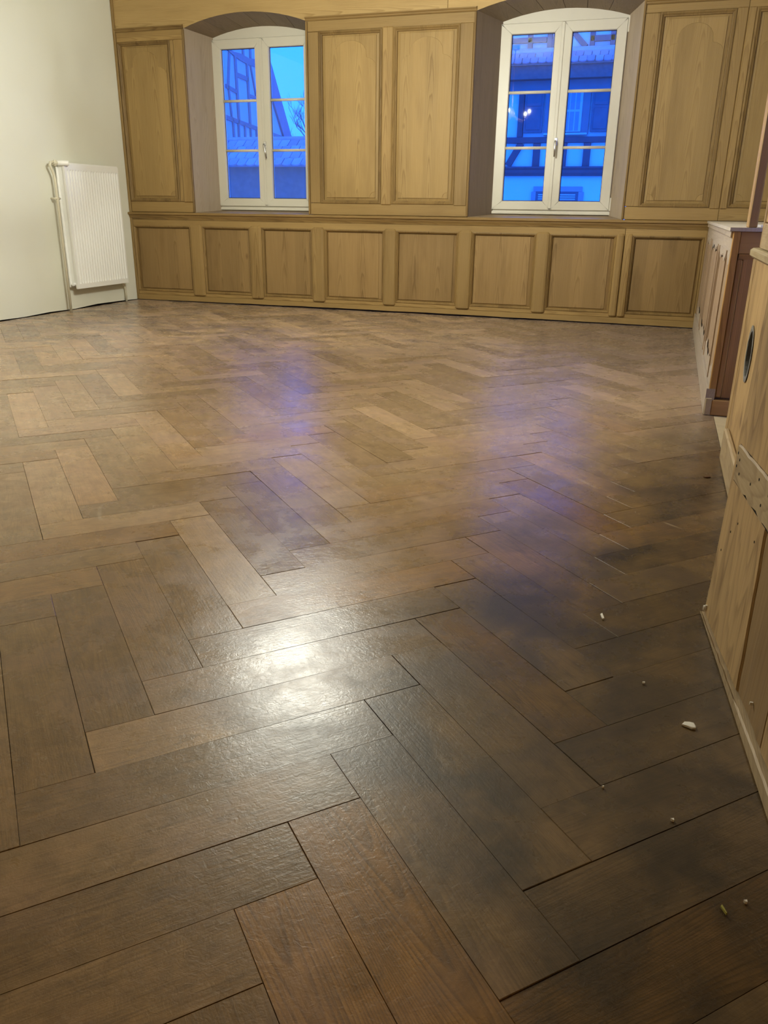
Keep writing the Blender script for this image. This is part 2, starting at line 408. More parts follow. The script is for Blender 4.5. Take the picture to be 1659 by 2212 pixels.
def add_plank(V, Fc, UV, TI, pl):
    seen, q, ctr, (ux, uy) = pl
    if sum(q[i][0] * q[(i + 1) % len(q)][1] - q[(i + 1) % len(q)][0] * q[i][1] for i in range(len(q))) < 0: q = q[::-1]
    b = len(V); n = len(q); cx = sum(p[0] for p in q) / n; cy = sum(p[1] for p in q) / n
    dz = rp.uniform(-.0006, .0006); tx, ty = rp.uniform(-.0006, .0006), rp.uniform(-.0006, .0006)
    ou, ov = rp.uniform(0, 40), rp.uniform(0, 40); tint = (rp.random(), rp.random() ** 1.3, rp.random(), 1.)
    if abs(ctr[0] + .236) < .04 and .5 < ctr[1] < .92: tint = (.75, 1., .45, 1.)
    def z(x, y): return dz + tx * (x - ctr[0]) / .3 + ty * (y - ctr[1]) / .3
    for lvl in (0, 1, 2):
        for x, y in q:
            if lvl == 0:
                L = math.hypot(x - cx, y - cy); f = 1 - .0012 / max(L, .01); X, Yv = cx + (x - cx) * f, cy + (y - cy) * f
                V.append((X, Yv, z(X, Yv)))
            elif lvl == 1: V.append((x, y, z(x, y) - .0007))
            else: V.append((x, y, -.0119))
            UV.append(((x - ctr[0]) * ux + (y - ctr[1]) * uy + ou, -(x - ctr[0]) * uy + (y - ctr[1]) * ux + ov, 0)); TI.append(tint)
    Fc.append([b + i for i in range(n)])
    for lv in (0, 1):
        for i in range(n):
            a, c_ = b + lv * n + i, b + lv * n + (i + 1) % n
            Fc.append([a, a + n, c_ + n, c_])
def plank_mesh(name, V, Fc, UV, TI):
    me = bpy.data.meshes.new(name); me.from_pydata(V, [], Fc)
    a = me.attributes.new('plank_uv', 'FLOAT_VECTOR', 'POINT'); a.data.foreach_set('vector', [c for v in UV for c in v])
    a = me.attributes.new('tint', 'FLOAT_COLOR', 'POINT'); a.data.foreach_set('color', [c for v in TI for c in v])
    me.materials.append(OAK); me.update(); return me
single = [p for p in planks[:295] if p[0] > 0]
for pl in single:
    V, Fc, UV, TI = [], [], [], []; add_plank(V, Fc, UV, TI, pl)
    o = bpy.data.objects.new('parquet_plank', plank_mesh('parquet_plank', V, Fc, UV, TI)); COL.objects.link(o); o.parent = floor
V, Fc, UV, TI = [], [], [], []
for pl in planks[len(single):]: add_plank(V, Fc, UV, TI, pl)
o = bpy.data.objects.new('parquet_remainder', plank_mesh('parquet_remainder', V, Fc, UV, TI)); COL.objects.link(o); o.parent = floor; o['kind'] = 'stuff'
box('threshold_board', THRESH, floor, .354, 1.40, 3.30, D, -.0118, -.001)

# ================================================================== SHELL
ceiling = box('ceiling', CEIL, None, XL - .2, 1.6, -1.6, D + .4, 3.0, 3.1, kind='structure')
m = MB(); n = 26; rr = random.Random(5)
pts = [(-1.45, 3.0)] + [(-1.45 + (D + 1.45) * i / n, .003 + rr.random() * .012 + (.008 if 7.0 < -1.45 + (D + 1.45) * i / n < 7.7 else 0)) for i in range(n + 1)] + [(D, 3.0)]
m.prism(pts, 'x', XL - .02, XL); wall_left = m.build('wall_left', WALL, None, kind='structure')
box('masonry', BLACK, wall_left, XL - .25, XL - .021, -1.45, D + .4, -.06, 3.0)
wall_rear = box('wall_rear', PINE_END, None, XL, 1.5, -1.6, -1.45, -.06, 3.0, kind='structure')
wall_right = MB().box(.47, .75, -1.45, 3.72, -.06, 3.0).build('wall_right', PINE_END, None, kind='structure')
box('wall_alcove', WALL, None, 1.40, 1.6, 3.0, D + .1, -.06, 3.0, kind='structure')

# ---------------- back wall: masonry core with two window openings
EO = D + .37                      # window plane
W1 = dict(xa=-4.695, xb=-3.402, xc=-4.613, xd=-3.47)
W2 = dict(xa=-1.785, xb=-.385, xc=-1.645, xd=-.495)
ZS, ZT, ZSo, ZTo, ZR = 2.600, 2.705, 2.575, 2.652, .908
m = MB(); yb0, yb1 = D + .034, D + .52
for x0, x1, z0, z1 in ((XL - .1, W1['xa'] - .03, -.06, 3.), (W1['xb'] + .03, W2['xa'] - .03, -.06, 3.), (W2['xb'] + .03, 1.45, -.06, 3.),
                       (W1['xa'] - .03, W1['xb'] + .03, -.06, ZR - .03), (W2['xa'] - .03, W2['xb'] + .03, -.06, ZR - .03),
                       (W1['xa'] - .03, W1['xb'] + .03, 2.735, 3.), (W2['xa'] - .03, W2['xb'] + .03, 2.735, 3.)):
    m.box(x0, x1, yb0, yb1, z0, z1)
wb = m.build('wall_back', plain('old_masonry_behind_panelling', (.10, .07, .04), .95, .1), None, kind='structure')

YS, YR, YP = D - .012, D - .010, D + .004      # stile, rail and panel-field fronts
# corner trim and full height seam pieces
box('corner_board', PINE_V, wb, XL + .001, XL + .028, D - .024, D + .034, .004, 2.999, bev=.004)
# frieze boards with the arches cut out
def frieze(x0, x1, arches, name='frieze_board'):
    low = [(x0, 2.612)]
    for a in arches:
        low += [(a['xa'], 2.612)] + arc(a['xa'], a['xb'], ZS, ZT) + [(a['xb'], 2.612)]
    low += [(x1, 2.612)]
    MB().prism(low + [(x1, 2.9995), (x0, 2.9995)], 'y', D - .006, D + .033).build(name, PINE_F, wb)
frieze(XL + .029, -2.05, [W1]); frieze(-2.046, .416, [W2]); frieze(.419, 1.40, [])
# upper panelling -------------------------------------------------
def ledge(x0, x1, z=2.594):
    MB().prism([(D + .03, z), (D - .014, z), (D - .022, z + .008), (D - .022, z + .016), (D - .034, z + .024), (D - .034, z + .032), (D - .006, z + .038), (D + .03, z + .038)], 'x', x0, x1).build('ledge_moulding', PINE_MH, wb)
def shaped_field(x0, x1, z0, z1, y):
    """thin raised field with scooped lower corners and a cusped arch on top"""
    r = .052; pts = []
    for i in range(7): t = math.pi / 2 * i / 6; pts.append((x0 + r * math.cos(math.pi / 2 - t), z0 + r * math.sin(math.pi / 2 - t)))
    pts = [(x0 + r * math.sin(a), z0 + r * math.cos(a)) for a in [math.pi / 2 * i / 6 for i in range(7)]]      # from (x0, z0+r) to (x0+r, z0)
    br = [(x1 - r * math.cos(a), z0 + r * math.sin(a)) for a in [math.pi / 2 * i / 6 for i in range(7)]]          # (x1-r, z0) to (x1, z0+r)
    br = [(x1 - r * math.sin(math.pi / 2 - a), z0 + r * math.cos(math.pi / 2 - a)) for a in [math.pi / 2 * i / 6 for i in range(7)]]
    zc = z1 - .235; w = x1 - x0; cx = (x0 + x1) / 2
    right = [(x1, zc), (x1 - .02, zc + .035), (x1 - .055, zc + .055), (x1 - .085, zc + .062)]
    top = []
    rx = w / 2 - .09; zb = zc + .068
    for i in range(11):
        a = math.pi * i / 10; top.append((cx + rx * math.cos(a), zb + (z1 - .03 - zb) * math.sin(a) ** .75))
    left = [(2 * cx - x, z) for x, z in right[::-1]]
    poly = pts + br + right + top + left
    m = MB(); a = [(x, y + .0045, z) for x, z in poly]
    zm = (z0 + z1) / 2
    b = [(x + (.0022 if x < cx else -.0022), y, z + (.0022 if z < zm else -.0022)) for x, z in poly]
    L = m.rings([a, b]); m.bm.faces.new(L[-1]); return m.build('shaped_field', PINE_P, None)
PROF = [(-.002, YS - .001), (.004, YS - .006), (.010, YS - .007), (.016, YS - .002), (.022, YS + .006), (.030, YS + .010), (.032, YP + .014)]
def upper_panel(x0, x1, z0=1.022, z1=2.506):
    moulding('panel_moulding', PINE_M, wb, x0, x1, z0, z1, PROF)
    pn = raised_panel('panel', PINE_P, wb, x0 + .058, x1 - .058, z0 + .052, z1 - .048, YP, .013, .030, .007)
    f = shaped_field(x0 + .061, x1 - .061, z0 + .0545, z1 - .052, YP - .0028)
    f.parent = pn
def stile(x0, x1, z0=1.024, z1=2.504, y=None, bev=.004): return box('stile', PINE_V, wb, x0, x1, YS if y is None else y, D + .033, z0, z1, bev=bev)
def rail(x0, x1, z0, z1, y=None): return box('rail', PINE_H, wb, x0, x1, YR if y is None else y, D + .033, z0, z1, bev=.003)
ZB0, ZB1, ZT0, ZT1 = .916, 1.022, 2.506, 2.594
# left of window 1
rail(XL + .03, -4.712, ZB0, ZB1); rail(XL + .03, -4.712, ZT0, ZT1); ledge(XL + .029, -4.70)
upper_panel(-5.466, -4.865); stile(-4.864, -4.825); stile(-4.823, -4.708, 1.012, 2.512, D - .022, .012)
# between the windows
rail(-3.385, -1.800, ZB0, ZB1); rail(-3.385, -1.800, ZT0, ZT1); ledge(-3.404, -1.785)
stile(-3.384, -3.277); upper_panel(-3.276, -2.652); stile(-2.650, -2.542, 1.010, 2.516, D - .020, .010); upper_panel(-2.540, -1.928); stile(-1.926, -1.802, 1.012, 2.512, D - .016, .006)
# right of window 2
rail(-.372, .4165, ZB0, ZB1); rail(-.372, .4165, ZT0, 2.566); ledge(-.374, .4165, 2.566)
stile(-.371, -.250); upper_panel(-.249, .332); stile(.334, .4165, 1.010, 2.512, D - .018, .008)
rail(.4185, 1.395, ZB0, ZB1); rail(.4185, 1.395, ZT0, 2.566); ledge(.4185, 1.395, 2.566)
stile(.4185, .478, 1.010, 2.512, D - .018, .008); upper_panel(.480, 1.10); stile(1.102, 1.395)
# beads on the edges of the openings
for xx in (W1['xa'], W1['xb'], W2['xa'], W2['xb']):
    lft = xx in (W1['xa'], W2['xa'])
    x0, x1 = (xx - .016, xx + .001) if lft else (xx - .001, xx + .016)
    box('opening_bead', PINE_M, wb, x0, x1, D - .026, D + .033, ZR + .008, 2.592 if xx != W2['xb'] else 2.62, bev=.005)

# window reveals: splayed side boards, arched soffit boards, sill
def reveal(wd):
    for a, b, sg in ((wd['xa'], wd['xc'] + .035, -1), (wd['xb'], wd['xd'] - .035, 1)):
        t = .018 * sg
        p = [(a, D - .004), (b, EO + .02), (b + t, EO + .02), (a + t, D - .004)]
        MB().prism(p, 'z', ZR - .012, ZS + .03).build('reveal_board', PINE_RD if wd is W2 and sg < 0 else PINE_R, wb)
    A = arc(wd['xa'], wd['xb'], ZS, ZT, 12); B = arc(wd['xc'] + .03, wd['xd'] - .03, ZSo - .005, ZTo - .004, 12)
    for i0 in range(0, 12, 2):
        m = MB(); idx = [i0, i0 + 1, i0 + 2]; e = .002
        lo = [[m.bm.verts.new((A[i][0] + (e if i == i0 else -e if i == i0 + 2 else 0), D - .004, A[i][1])) for i in idx],
              [m.bm.verts.new((B[i][0] + (e if i == i0 else -e if i == i0 + 2 else 0), EO + .02, B[i][1])) for i in idx]]
        hi = [[m.bm.verts.new((v.co.x, v.co.y, v.co.z + .022)) for v in r] for r in lo]
        for k in (0, 1):
            m.bm.faces.new((lo[0][k], lo[0][k + 1], lo[1][k + 1], lo[1][k])); m.bm.faces.new((hi[0][k], hi[1][k], hi[1][k + 1], hi[0][k + 1]))
            m.bm.faces.new((lo[0][k], hi[0][k], hi[0][k + 1], lo[0][k + 1])); m.bm.faces.new((lo[1][k], lo[1][k + 1], hi[1][k + 1], hi[1][k]))
        m.bm.faces.new((lo[0][0], lo[1][0], hi[1][0], hi[0][0])); m.bm.faces.new((lo[0][2], hi[0][2], hi[1][2], lo[1][2]))
        m.build('soffit_board', PINE_RS, wb)
    p = [(wd['xa'] + .001, D - .03), (wd['xb'] - .001, D - .03), (wd['xd'] + .02, EO + .05), (wd['xc'] - .02, EO + .05)]
    m = MB(); lo = [m.bm.verts.new((x, y, ZR - .028)) for x, y in p]; hi = [m.bm.verts.new((x, y, ZR + .006 + .031 * max(0, min(1, (y - D) / .37)))) for x, y in p]
    m.bm.faces.new(lo); m.bm.faces.new(hi)
    for i in range(4): m.bm.faces.new((lo[i], lo[(i + 1) % 4], hi[(i + 1) % 4], hi[i]))
    m.build('window_sill', pine('sill_' + str(wd['xa']), 'x', (.31, .22, .12), (.20, .13, .07), .25, .3), wb)
reveal(W1); reveal(W2)
for wd in (W1, W2): box('masonry', plain('lintel_mortar', (.16, .13, .09), .95, .1), wb, wd['xc'] - .05, wd['xd'] + .05, EO + .052, EO + .12, 2.60, 2.80)

# lower panelling (wainscot) ---------------------------------------
XE = .385
MB().prism([(D + .03, .913), (D - .046, .913), (D - .054, .907), (D - .054, .893), (D - .046, .886), (D - .036, .883), (D - .036, .876), (D - .022, .852), (D - .018, .840), (D + .03, .840)], 'x', XL + .002, XE).build('chair_rail', PINE_MH, wb)
box('wainscot_top_rail', PINE_H, wb, XL + .03, -.337, YR - .004, D + .033, .772, .8395, bev=.002)
box('wainscot_top_rail', PINE_H, wb, -.334, XE, YR - .004, D + .033, .772, .8395, bev=.002)
box('wainscot_bottom_rail', PINE_H, wb, XL + .03, -.337, YR - .004, D + .033, .0625, .104, bev=.002)
box('wainscot_bottom_rail', PINE_H, wb, -.334, XE, YR - .004, D + .033, .0625, .104, bev=.002)
m = MB(); n = 30; rr = random.Random(3)
base_low = [(XL + .03 + (XE - XL - .03) * i / n, .006 + .014 * math.sin(math.pi * min(1, i / n)) * (.6 + .4 * rr.random())) for i in range(n + 1)]
m.prism(base_low + [(XE, .062), (XL + .03, .062)], 'y', D - .030, D + .033)
base = m.build('baseboard_back', PINE_H, None, kind='structure')
lows = [(-5.42, -4.80), (-4.60, -4.11), (-3.905, -3.41), (-3.205, -2.668), (-2.455, -1.911), (-1.698, -1.176), (-.962, -.455), (-.238, .30)]
sts = [(-4.772, -4.628), (-4.073, -3.936), (-3.375, -3.239), (-2.611, -2.483), (-1.863, -1.727), (-1.125, -.997), (-.406, -.337), (-.333, -.264)]
edges = [XL + .03] + [v for s in sts[:6] for v in s] + [-.406, -.264, .336]
PROFL = [(-.004, YS - .003), (.006, YS - .007), (.012, YS - .002), (.020, YS + .008), (.024, YP + .014)]
for i, (a, b) in enumerate(lows):
    x0, x1 = edges[2 * i], edges[2 * i + 1]
    moulding('panel_moulding', PINE_M, wb, x0, x1, .100, .778, PROFL)
    m = MB(); y = YP
    o_ = rect_loop(x0 + .012, x1 - .012, .108, .770, y + .018)
    L = m.rings([rect_loop(x0 + .012, x1 - .012, .108, .770, y + .028), o_, rect_loop(a, b, .130, .752, y + .006), rect_loop(a + .002, b - .002, .132, .750, y)])
    m.bm.faces.new(L[-1]); m.build('panel', PINE_L, wb)
for a, b in sts:
    w = (b - a); c = min(.026, w * .3)
    m = MB()   # rounded, chamfered lath lying proud over the rails
    prof = [(a, D + .02), (a, D - .020), (a + c * .35, D - .031), (a + c, D - .036), (b - c, D - .036), (b - c * .35, D - .031), (b, D - .020), (b, D + .02)]
    cx = (a + b) / 2
    def lp(z, sh): return [(x + (cx - x) * sh, y + (.014 if sh else 0) * (1 if y < D else 0), z) for x, y in prof]
    L = m.rings([lp(.066, .22), lp(.080, 0), lp(.776, 0), lp(.796, .22)]); m.bm.faces.new(L[0]); m.bm.faces.new(L[-1])
    m.build('wainscot_stile', PINE_V, wb)
box('wainscot_stile', PINE_V, wb, .338, XE, D - .026, D + .02, .066, .838, bev=.008)

# ================================================================== WINDOWS
def window(num, wd, handle_straight):
    xc, xd = wd['xc'], wd['xd']; mid = (xc + xd) / 2
    y0 = EO
    wn = empty('window_%d' % num, (mid, EO, .945), kind='structure')
    # outer frame: arched top
    m = MB(); A = arc(xc + .02, xd - .02, ZSo - .002, ZTo); A = [(xc, ZSo - .01)] + A + [(xd, ZSo - .01)]
    B = [(xc + .025, 2.545)] + [(xc + .025 + (xd - xc - .05) * i / 14, 2.545) for i in range(15)] + [(xd - .025, 2.545)]
    out = [(xd, .945), (xc, .945)] + A; inn = [(xd - .03, .992), (xc + .03, .992)] + B
    m.rings([[(x, y0 + .05, z) for x, z in inn], [(x, y0 - .006, z) for x, z in inn], [(x, y0 - .006, z) for x, z in out], [(x, y0 + .05, z) for x, z in out]])
    m.build('outer_frame', CREAM, wn)
    box('bottom_frame_rail', CREAM, wn, xc + .004, xd - .004, y0 - .022, y0 + .05, .947, .975, bev=.006, seg=2)
    for sd in (0, 1):
        gx0, gx1 = ((xc + .113, xc + .468 + .018), (mid + .077, xd - .117))[sd]
        if sd == 0: gx1 = mid - .076
        sx0, sx1 = ((xc + .012, mid - .001), (mid + .001, xd - .032))[sd]
        if sd == 1: sx1 = xd - .028
        sz0, sz1, gz0, gz1 = .985, 2.552, 1.064, 2.466
        sash = empty('sash', (0, 0, 0)); sash.parent = wn
        sash.location = Vector(((sx0 + sx1) / 2, y0 - .02, sz0)) - Vector(wn.location)
        # four mitred profiles
        for nm, q in (('sash_rail', [(sx0, sz0), (sx1, sz0), (gx1, gz0), (gx0, gz0)]), ('sash_rail', [(sx0, sz1), (sx1, sz1), (gx1, gz1), (gx0, gz1)]),
                      ('sash_stile', [(sx0, sz0), (gx0, gz0), (gx0, gz1), (sx0, sz1)]), ('sash_stile', [(sx1, sz0), (gx1, gz0), (gx1, gz1), (sx1, sz1)])):
            m = MB(); cxm = sum(p[0] for p in q) / 4; czm = sum(p[1] for p in q) / 4
            def ins(e): return [(x + (cxm - x) * e, z + (czm - z) * e * (.15 if 'stile' in nm else 1)) for x, z in q]
            e1 = .004
            L = m.rings([[(x, y0 + .03, z) for x, z in q], [(x, y0 - .020, z) for x, z in q], [(x, y0 - .027, z) for x, z in ([(x + (cxm - x) * .10, z) for x, z in q] if 'stile' in nm else [(x, z + (czm - z) * .10) for x, z in q])]])
            m.bm.faces.new(L[-1]); m.build(nm, CREAM, sash)
        # gasket line round the glass
        m = MB(); gy = y0 + .004
        m.rings([[(x, gy, z) for x, _, z in rect_loop(gx0 - .001, gx1 + .001, gz0 - .001, gz1 + .001, 0)], [(x, gy, z) for x, _, z in rect_loop(gx0 + .006, gx1 - .006, gz0 + .006, gz1 - .006, 0)]])
        m.build('gasket', GASKET, sash)
        box('pane', GLASS, sash, gx0 - .004, gx1 + .004, y0 + .008, y0 + .012, gz0 - .004, gz1 + .004)
        for zb in (1.996, 1.529):
            m = MB(); m.tube([(gx0 - .003, y0 - .002, zb), (gx1 + .003, y0 - .002, zb)], .0135, 12); m.build('glazing_bar', CREAM, sash)
        if sd == 1:
            h = empty('handle', Vector((mid, y0 - .03, 1.58)) - Vector(wn.location) - Vector(sash.location)); 
            h.parent = sash; bpy.data.objects.remove(h)
            m = MB(); hx = mid + .008
            m.box(hx - .013, hx + .013, y0 - .036, y0 - .026, 1.545, 1.612, .004, 2)
            m.tube([(hx, y0 - .03, 1.58), (hx, y0 - .058, 1.58)], .010, 12)
            if handle_straight: pth = [(hx, y0 - .056, 1.584), (hx, y0 - .066, 1.57), (hx + .001, y0 - .068, 1.52), (hx + .001, y0 - .070, 1.448)]
            else: pth = [(hx, y0 - .056, 1.586), (hx + .004, y0 - .066, 1.57), (hx + .015, y0 - .068, 1.52), (hx + .030, y0 - .072, 1.448)]
            m.tube(pth, [.012, .012, .010, .008], 10); m.build('handle', CHROME, sash, label='chrome lever handle')
    box('meeting_cover', CREAM, wn, mid - .019, mid + .010, y0 - .034, y0 - .026, 1.0, 2.545, bev=.003)
    for zz in (1.04, 1.78, 2.44):
        m = MB(); m.tube([(xc + .008, y0 - .018, zz), (xc + .008, y0 - .018, zz + .075)], .0075, 8); m.build('hinge', CREAM if num == 1 else STEEL, wn)
    if num == 2:
        for z0, z1 in ((2.44, 2.565), (.985, 1.10)):
            box('hinge', CREAM, wn, xd - .027, xd - .012, y0 - .034, y0 - .008, z0, z1, bev=.005, seg=2)
    return wn
window(1, W1, False); window(2, W2, True)

# ================================================================== RADIATOR
rad = empty('radiator', (-5.44, 7.16, .20), label='white ribbed panel radiator on the cream wall beside the panelling', category='radiator')
ry0, ry1, rz0, rz1, rxf = 6.752, 7.575, .205, 1.345, -5.385
m = MB(); nb = 20; prof = []
yy0, yy1 = ry0 + .02, ry1 - .015
for i in range(nb):
    a = yy0 + (yy1 - yy0) * i / nb; w = (yy1 - yy0) / nb
    prof += [(a, 0), (a + w * .30, 0), (a + w * .42, -.008), (a + w * .80, -.008), (a + w * .92, 0)]
prof = [(ry0, 0)] + prof + [(ry1, 0)]
zs = [rz0, rz0 + .045, rz0 + .06, rz1 - .075, rz1 - .06, rz1 - .012, rz1]
rows = []
for j, z in enumerate(zs):
    k = 1. if 2 <= j <= 3 else 0.
    rows.append([m.bm.verts.new((rxf + 1.5 * d * k - (.010 if j == len(zs) - 1 else 0) , y, z)) for y, d in prof])
for a, b in zip(rows, rows[1:]):
    for i in range(len(prof) - 1): m.bm.faces.new((a[i], a[i + 1], b[i + 1], b[i]))
# flanges turning back
for i0 in (0, len(prof) - 1):
    y = prof[i0][0]; back = [m.bm.verts.new((rxf - .022, y, r[i0].co.z)) for r in rows]
    for (a, b), (c, d) in zip(zip(rows, rows[1:]), zip(back, back[1:])): m.bm.faces.new((a[i0], b[i0], d, c))
bb = [[m.bm.verts.new((rxf - .022, y, z)) for y in (ry0, ry1)] for z in (rz0, rz1)]
m.bm.faces.new((bb[0][0], bb[0][1], bb[1][1], bb[1][0]))
m.bm.faces.new((rows[0][0], rows[0][-1], bb[0][1], bb[0][0])); m.bm.faces.new((rows[-1][0], bb[1][0], bb[1][1], rows[-1][-1]))
m.build('front_panel', RAD, rad)
box('back_panel', RAD, rad, -5.478, -5.460, ry0 - .012, ry1 - .01, rz0 + .012, rz1 - .035, bev=.004)
for y in (ry0 + .006, ry1 - .014): box('side_cover', RAD, rad, -5.460, rxf - .022, y, y + .008, rz0 + .03, rz1 - .02, bev=.002)
m = MB()
m.box(-5.462, rxf - .02, ry0 + .012, ry1 - .012, rz1 - .014, rz1 - .008)
for i in range(26): y = ry0 + .03 + i * .03; m.box(-5.452, rxf - .026, y, y + .016, rz1 - .008, rz1 - .004)
m.build('top_grille', RAD, rad)
for y in (ry0 + .12, ry1 - .12): box('wall_bracket', STEEL, rad, -5.4995, -5.478, y, y + .05, .35, 1.25)
m = MB(); m.tube([(-5.425, 6.656, 0.), (-5.425, 6.656, 1.17), (-5.425, 6.650, 1.235), (-5.425, 6.625, 1.285), (-5.425, 6.608, 1.318), (-5.425, 6.622, 1.338), (-5.425, 6.66, 1.34)], .0125, 12); m.build('supply_pipe', PIPE, rad)
m = MB(); m.tube([(-5.425, 6.65, 1.338), (-5.425, 6.745, 1.338)], .017, 12); m.tube([(-5.425, 6.685, 1.31), (-5.425, 6.685, 1.362)], .014, 10); m.build('valve_body', PIPE, rad)
m = MB(); m.tube([(-5.425, 6.705, 1.338), (-5.424, 6.715, 1.338), (-5.40, 6.74, 1.338), (-5.355, 6.768, 1.338), (-5.345, 6.775, 1.338)], [.016, .021, .023, .023, .019], 14); m.build('thermostat_knob', RAD, rad)
m = MB(); m.tube([(-5.4995, 6.656, 1.03), (-5.435, 6.656, 1.03)], .006, 8); m.tube([(-5.425, 6.622, 1.03), (-5.425, 6.692, 1.03)], .010, 8); m.build('pipe_clip', PIPE, rad)
m = MB(); m.tube([(-5.470, 7.625, 0.), (-5.470, 7.625, .13), (-5.466, 7.600, .175), (-5.455, 7.56, .195), (-5.45, 7.54, .23)], .0115, 10); m.build('return_pipe', PIPE, rad)
m = MB(); m.tube([(-5.425, 6.728, .248), (-5.425, 6.775, .248)], .016, 10); m.tube([(-5.425, 6.722, .248), (-5.425, 6.729, .248)], .011, 6); m.build('drain_plug', RAD, rad)
m = MB(); m.tube([(-5.43, 7.575, .222), (-5.43, 7.60, .222)], .010, 8); m.build('bleed_plug', BLACK, rad)

# ================================================================== LOW PANELLED BOX on the right
lb = empty('low_partition', (.8, 6.1, 0), label='waist-high panelled pine partition with a pale worn top, on the right', category='partition')
fx = lambda y: .313 + (y - 4.36) * .0118
def ybox(name, mat, y0, y1, z0, z1, proud=0., back=.03, parent=lb):
    m = MB(); m.prism([(fx(y0) - proud, y0), (fx(y1) - proud, y1), (fx(y1) + back, y1), (fx(y0) + back, y0)], 'z', z0, z1); return m.build(name, mat, parent)
YE0, YE1 = 4.378, D - .056
MB().prism([(fx(YE0) + .03, YE0 + .03), (fx(YE1) + .03, YE1), (1.395, YE1), (1.395, YE0 + .03)], 'z', .002, .885).build('carcass', PINE_END, lb)
MB().prism([(fx(YE0) - .018, YE0 - .014), (fx(YE1) - .018, YE1), (1.395, YE1), (1.395, YE0 - .014)], 'z', .897, .914).build('worn_top', pine('whitish_worn_top', 'y', (.62, .55, .46), (.45, .36, .27), .8, .4), lb, label='whitish worn top board')
ybox('cove_moulding', PINE_BOXH, YE0 + .021, YE1, .868, .8965, .010)
ybox('pale_rail', PINE_BOXH, YE0 + .021, YE1, .800, .8675, .0)
# ragged paint drips below the rail and above the base
rr = random.Random(8)
def ragged(za, zb, up):
    n = 40; pts = []
    for i in range(n + 1):
        y = YE0 + .02 + (YE1 - YE0 - .02) * i / n; pts.append((y, zb + (rr.random() * .05 + (.03 if i % 5 == 0 else 0)) * up))
    m = MB(); A = [m.bm.verts.new((fx(y) - .0012, y, za)) for y, _ in pts]; B = [m.bm.verts.new((fx(y) - .0012, y, z)) for y, z in pts]
    for i in range(n): m.bm.faces.new((A[i], A[i + 1], B[i + 1], B[i]))
    return m.build('paint_remnant', PINE_BOXH, lb)
ybox('stile', PINE_BOX, YE0 + .021, 4.62, .15, .7995, .0); 
pans = [(4.62, 5.42), (5.60, 6.60), (6.78, 7.66)]
for a, b in ((5.42, 5.60), (6.60, 6.78), (7.66, YE1)): ybox('stile', PINE_BOX, a, b, .15, .7995, .0)
for a, b in pans:
    ybox('panel', PINE_BOX, a + .06, b - .06, .215, .745, -.006)
    ybox('panel_edge', PINE_BOX, a, b, .15, .7995, -.016)
    for q in (a, b - .03): ybox('panel_moulding', PINE_BOX, q, q + .03, .15, .7995, .006)
ragged(.8005, .785, -1); ragged(.15, .20, 1)
ybox('pale_bottom_rail', PINE_BOXH, YE0 + .021, YE1, .142, .200, .001)
ybox('baseboard', PINE_BOXH, YE0 - .012, YE1, .002, .138, .012)
# end that faces the room
x0 = .318
box('corner_post', PINE_END, lb, .3125, .345, YE0 - .010, YE0 + .020, .09, .897, bev=.003)
box('end_rail', PINE_ENDH, lb, .3455, 1.395, YE0 - .004, YE0 + .03, .795, .8965, bev=.003)
MB().prism([(YE0 + .03, .768), (YE0 + .012, .768), (YE0 - .004, .794), (YE0 + .03, .794)], 'x', .352, 1.395).build('end_moulding', PINE_ENDH, lb)
box('end_stile', PINE_END, lb, .3455, .374, YE0 + .002, YE0 + .03, .092, .768, bev=.006)
box('end_panel', PINE_END, lb, .376, 1.395, YE0 + .012, YE0 + .03, .092, .768)
box('end_baseboard', PINE_ENDH, lb, .3345, 1.395, YE0 - .016, YE0 + .02, .002, .082, bev=.004)
box('end_base_block', THRESH, lb, .303, .334, YE0 - .018, YE0 + .03, .002, .090, bev=.003)
post = box('wooden_post', pine('rough_post_pine', 'z', (.40, .25, .10), (.26, .15, .055), 0, .8), None, .373, .4135, YE0 + .006, YE0 + .12, .9145, 2.999, bev=.004, label='narrow upright pine post standing on the end of the low partition', category='post')
m = MB(); cz = .9145
m.prism([(.395, 4.62), (.45, 4.60), (.50, 4.63), (.47, 4.70), (.41, 4.69)], 'z', cz, cz + .010); m.build('plaster_chip', FLAKE, None, label='pale plaster chip lying on the worn top beside the post', category='chip')

# ================================================================== PANEL WITH ROUND HOLE
hb = empty('flue_panel', (.38, 3.1, 0), label='upright pine board wall section with a round iron-rimmed hole', category='panelling')
XH = .36; ya, yb_ = 2.25, 3.640
# board with a hole: outer rectangle to ellipse
hy, hz, ra, rb = 3.325, .478, .084, .092
def ring(fy, fz, n=32): return [(fy(2 * math.pi * i / n), fz(2 * math.pi * i / n)) for i in range(n)]
def rect_pt(a, y0, y1, z0, z1):
    c, s_ = math.cos(a), math.sin(a); t = 1e9
    if c > 1e-6: t = min(t, (y1 - hy) / c)
    if c < -1e-6: t = min(t, (y0 - hy) / c)
    if s_ > 1e-6: t = min(t, (z1 - hz) / s_)
    if s_ < -1e-6: t = min(t, (z0 - hz) / s_)
    return (hy + c * t, hz + s_ * t)
hb_y0 = 3.02
angs = sorted([2 * math.pi * i / 32 for i in range(32)] + [math.atan2(z - hz, y - hy) % (2 * math.pi) for y in (hb_y0, yb_) for z in (.004, .806)])
m = MB(); rr = random.Random(2)
outer = [rect_pt(a, hb_y0, yb_, .004, .806) for a in angs]
jit = [1 + rr.uniform(-.05, .05) for _ in angs]
inner = [(hy + ra * j * math.cos(a), hz + rb * j * math.sin(a)) for a, j in zip(angs, jit)]
m.rings([[(.398, y, z) for y, z in outer], [(XH, y, z) for y, z in outer], [(XH, y, z) for y, z in inner], [(.404, y, z) for y, z in inner]])
m.build('board', PINE_DOOR, hb)
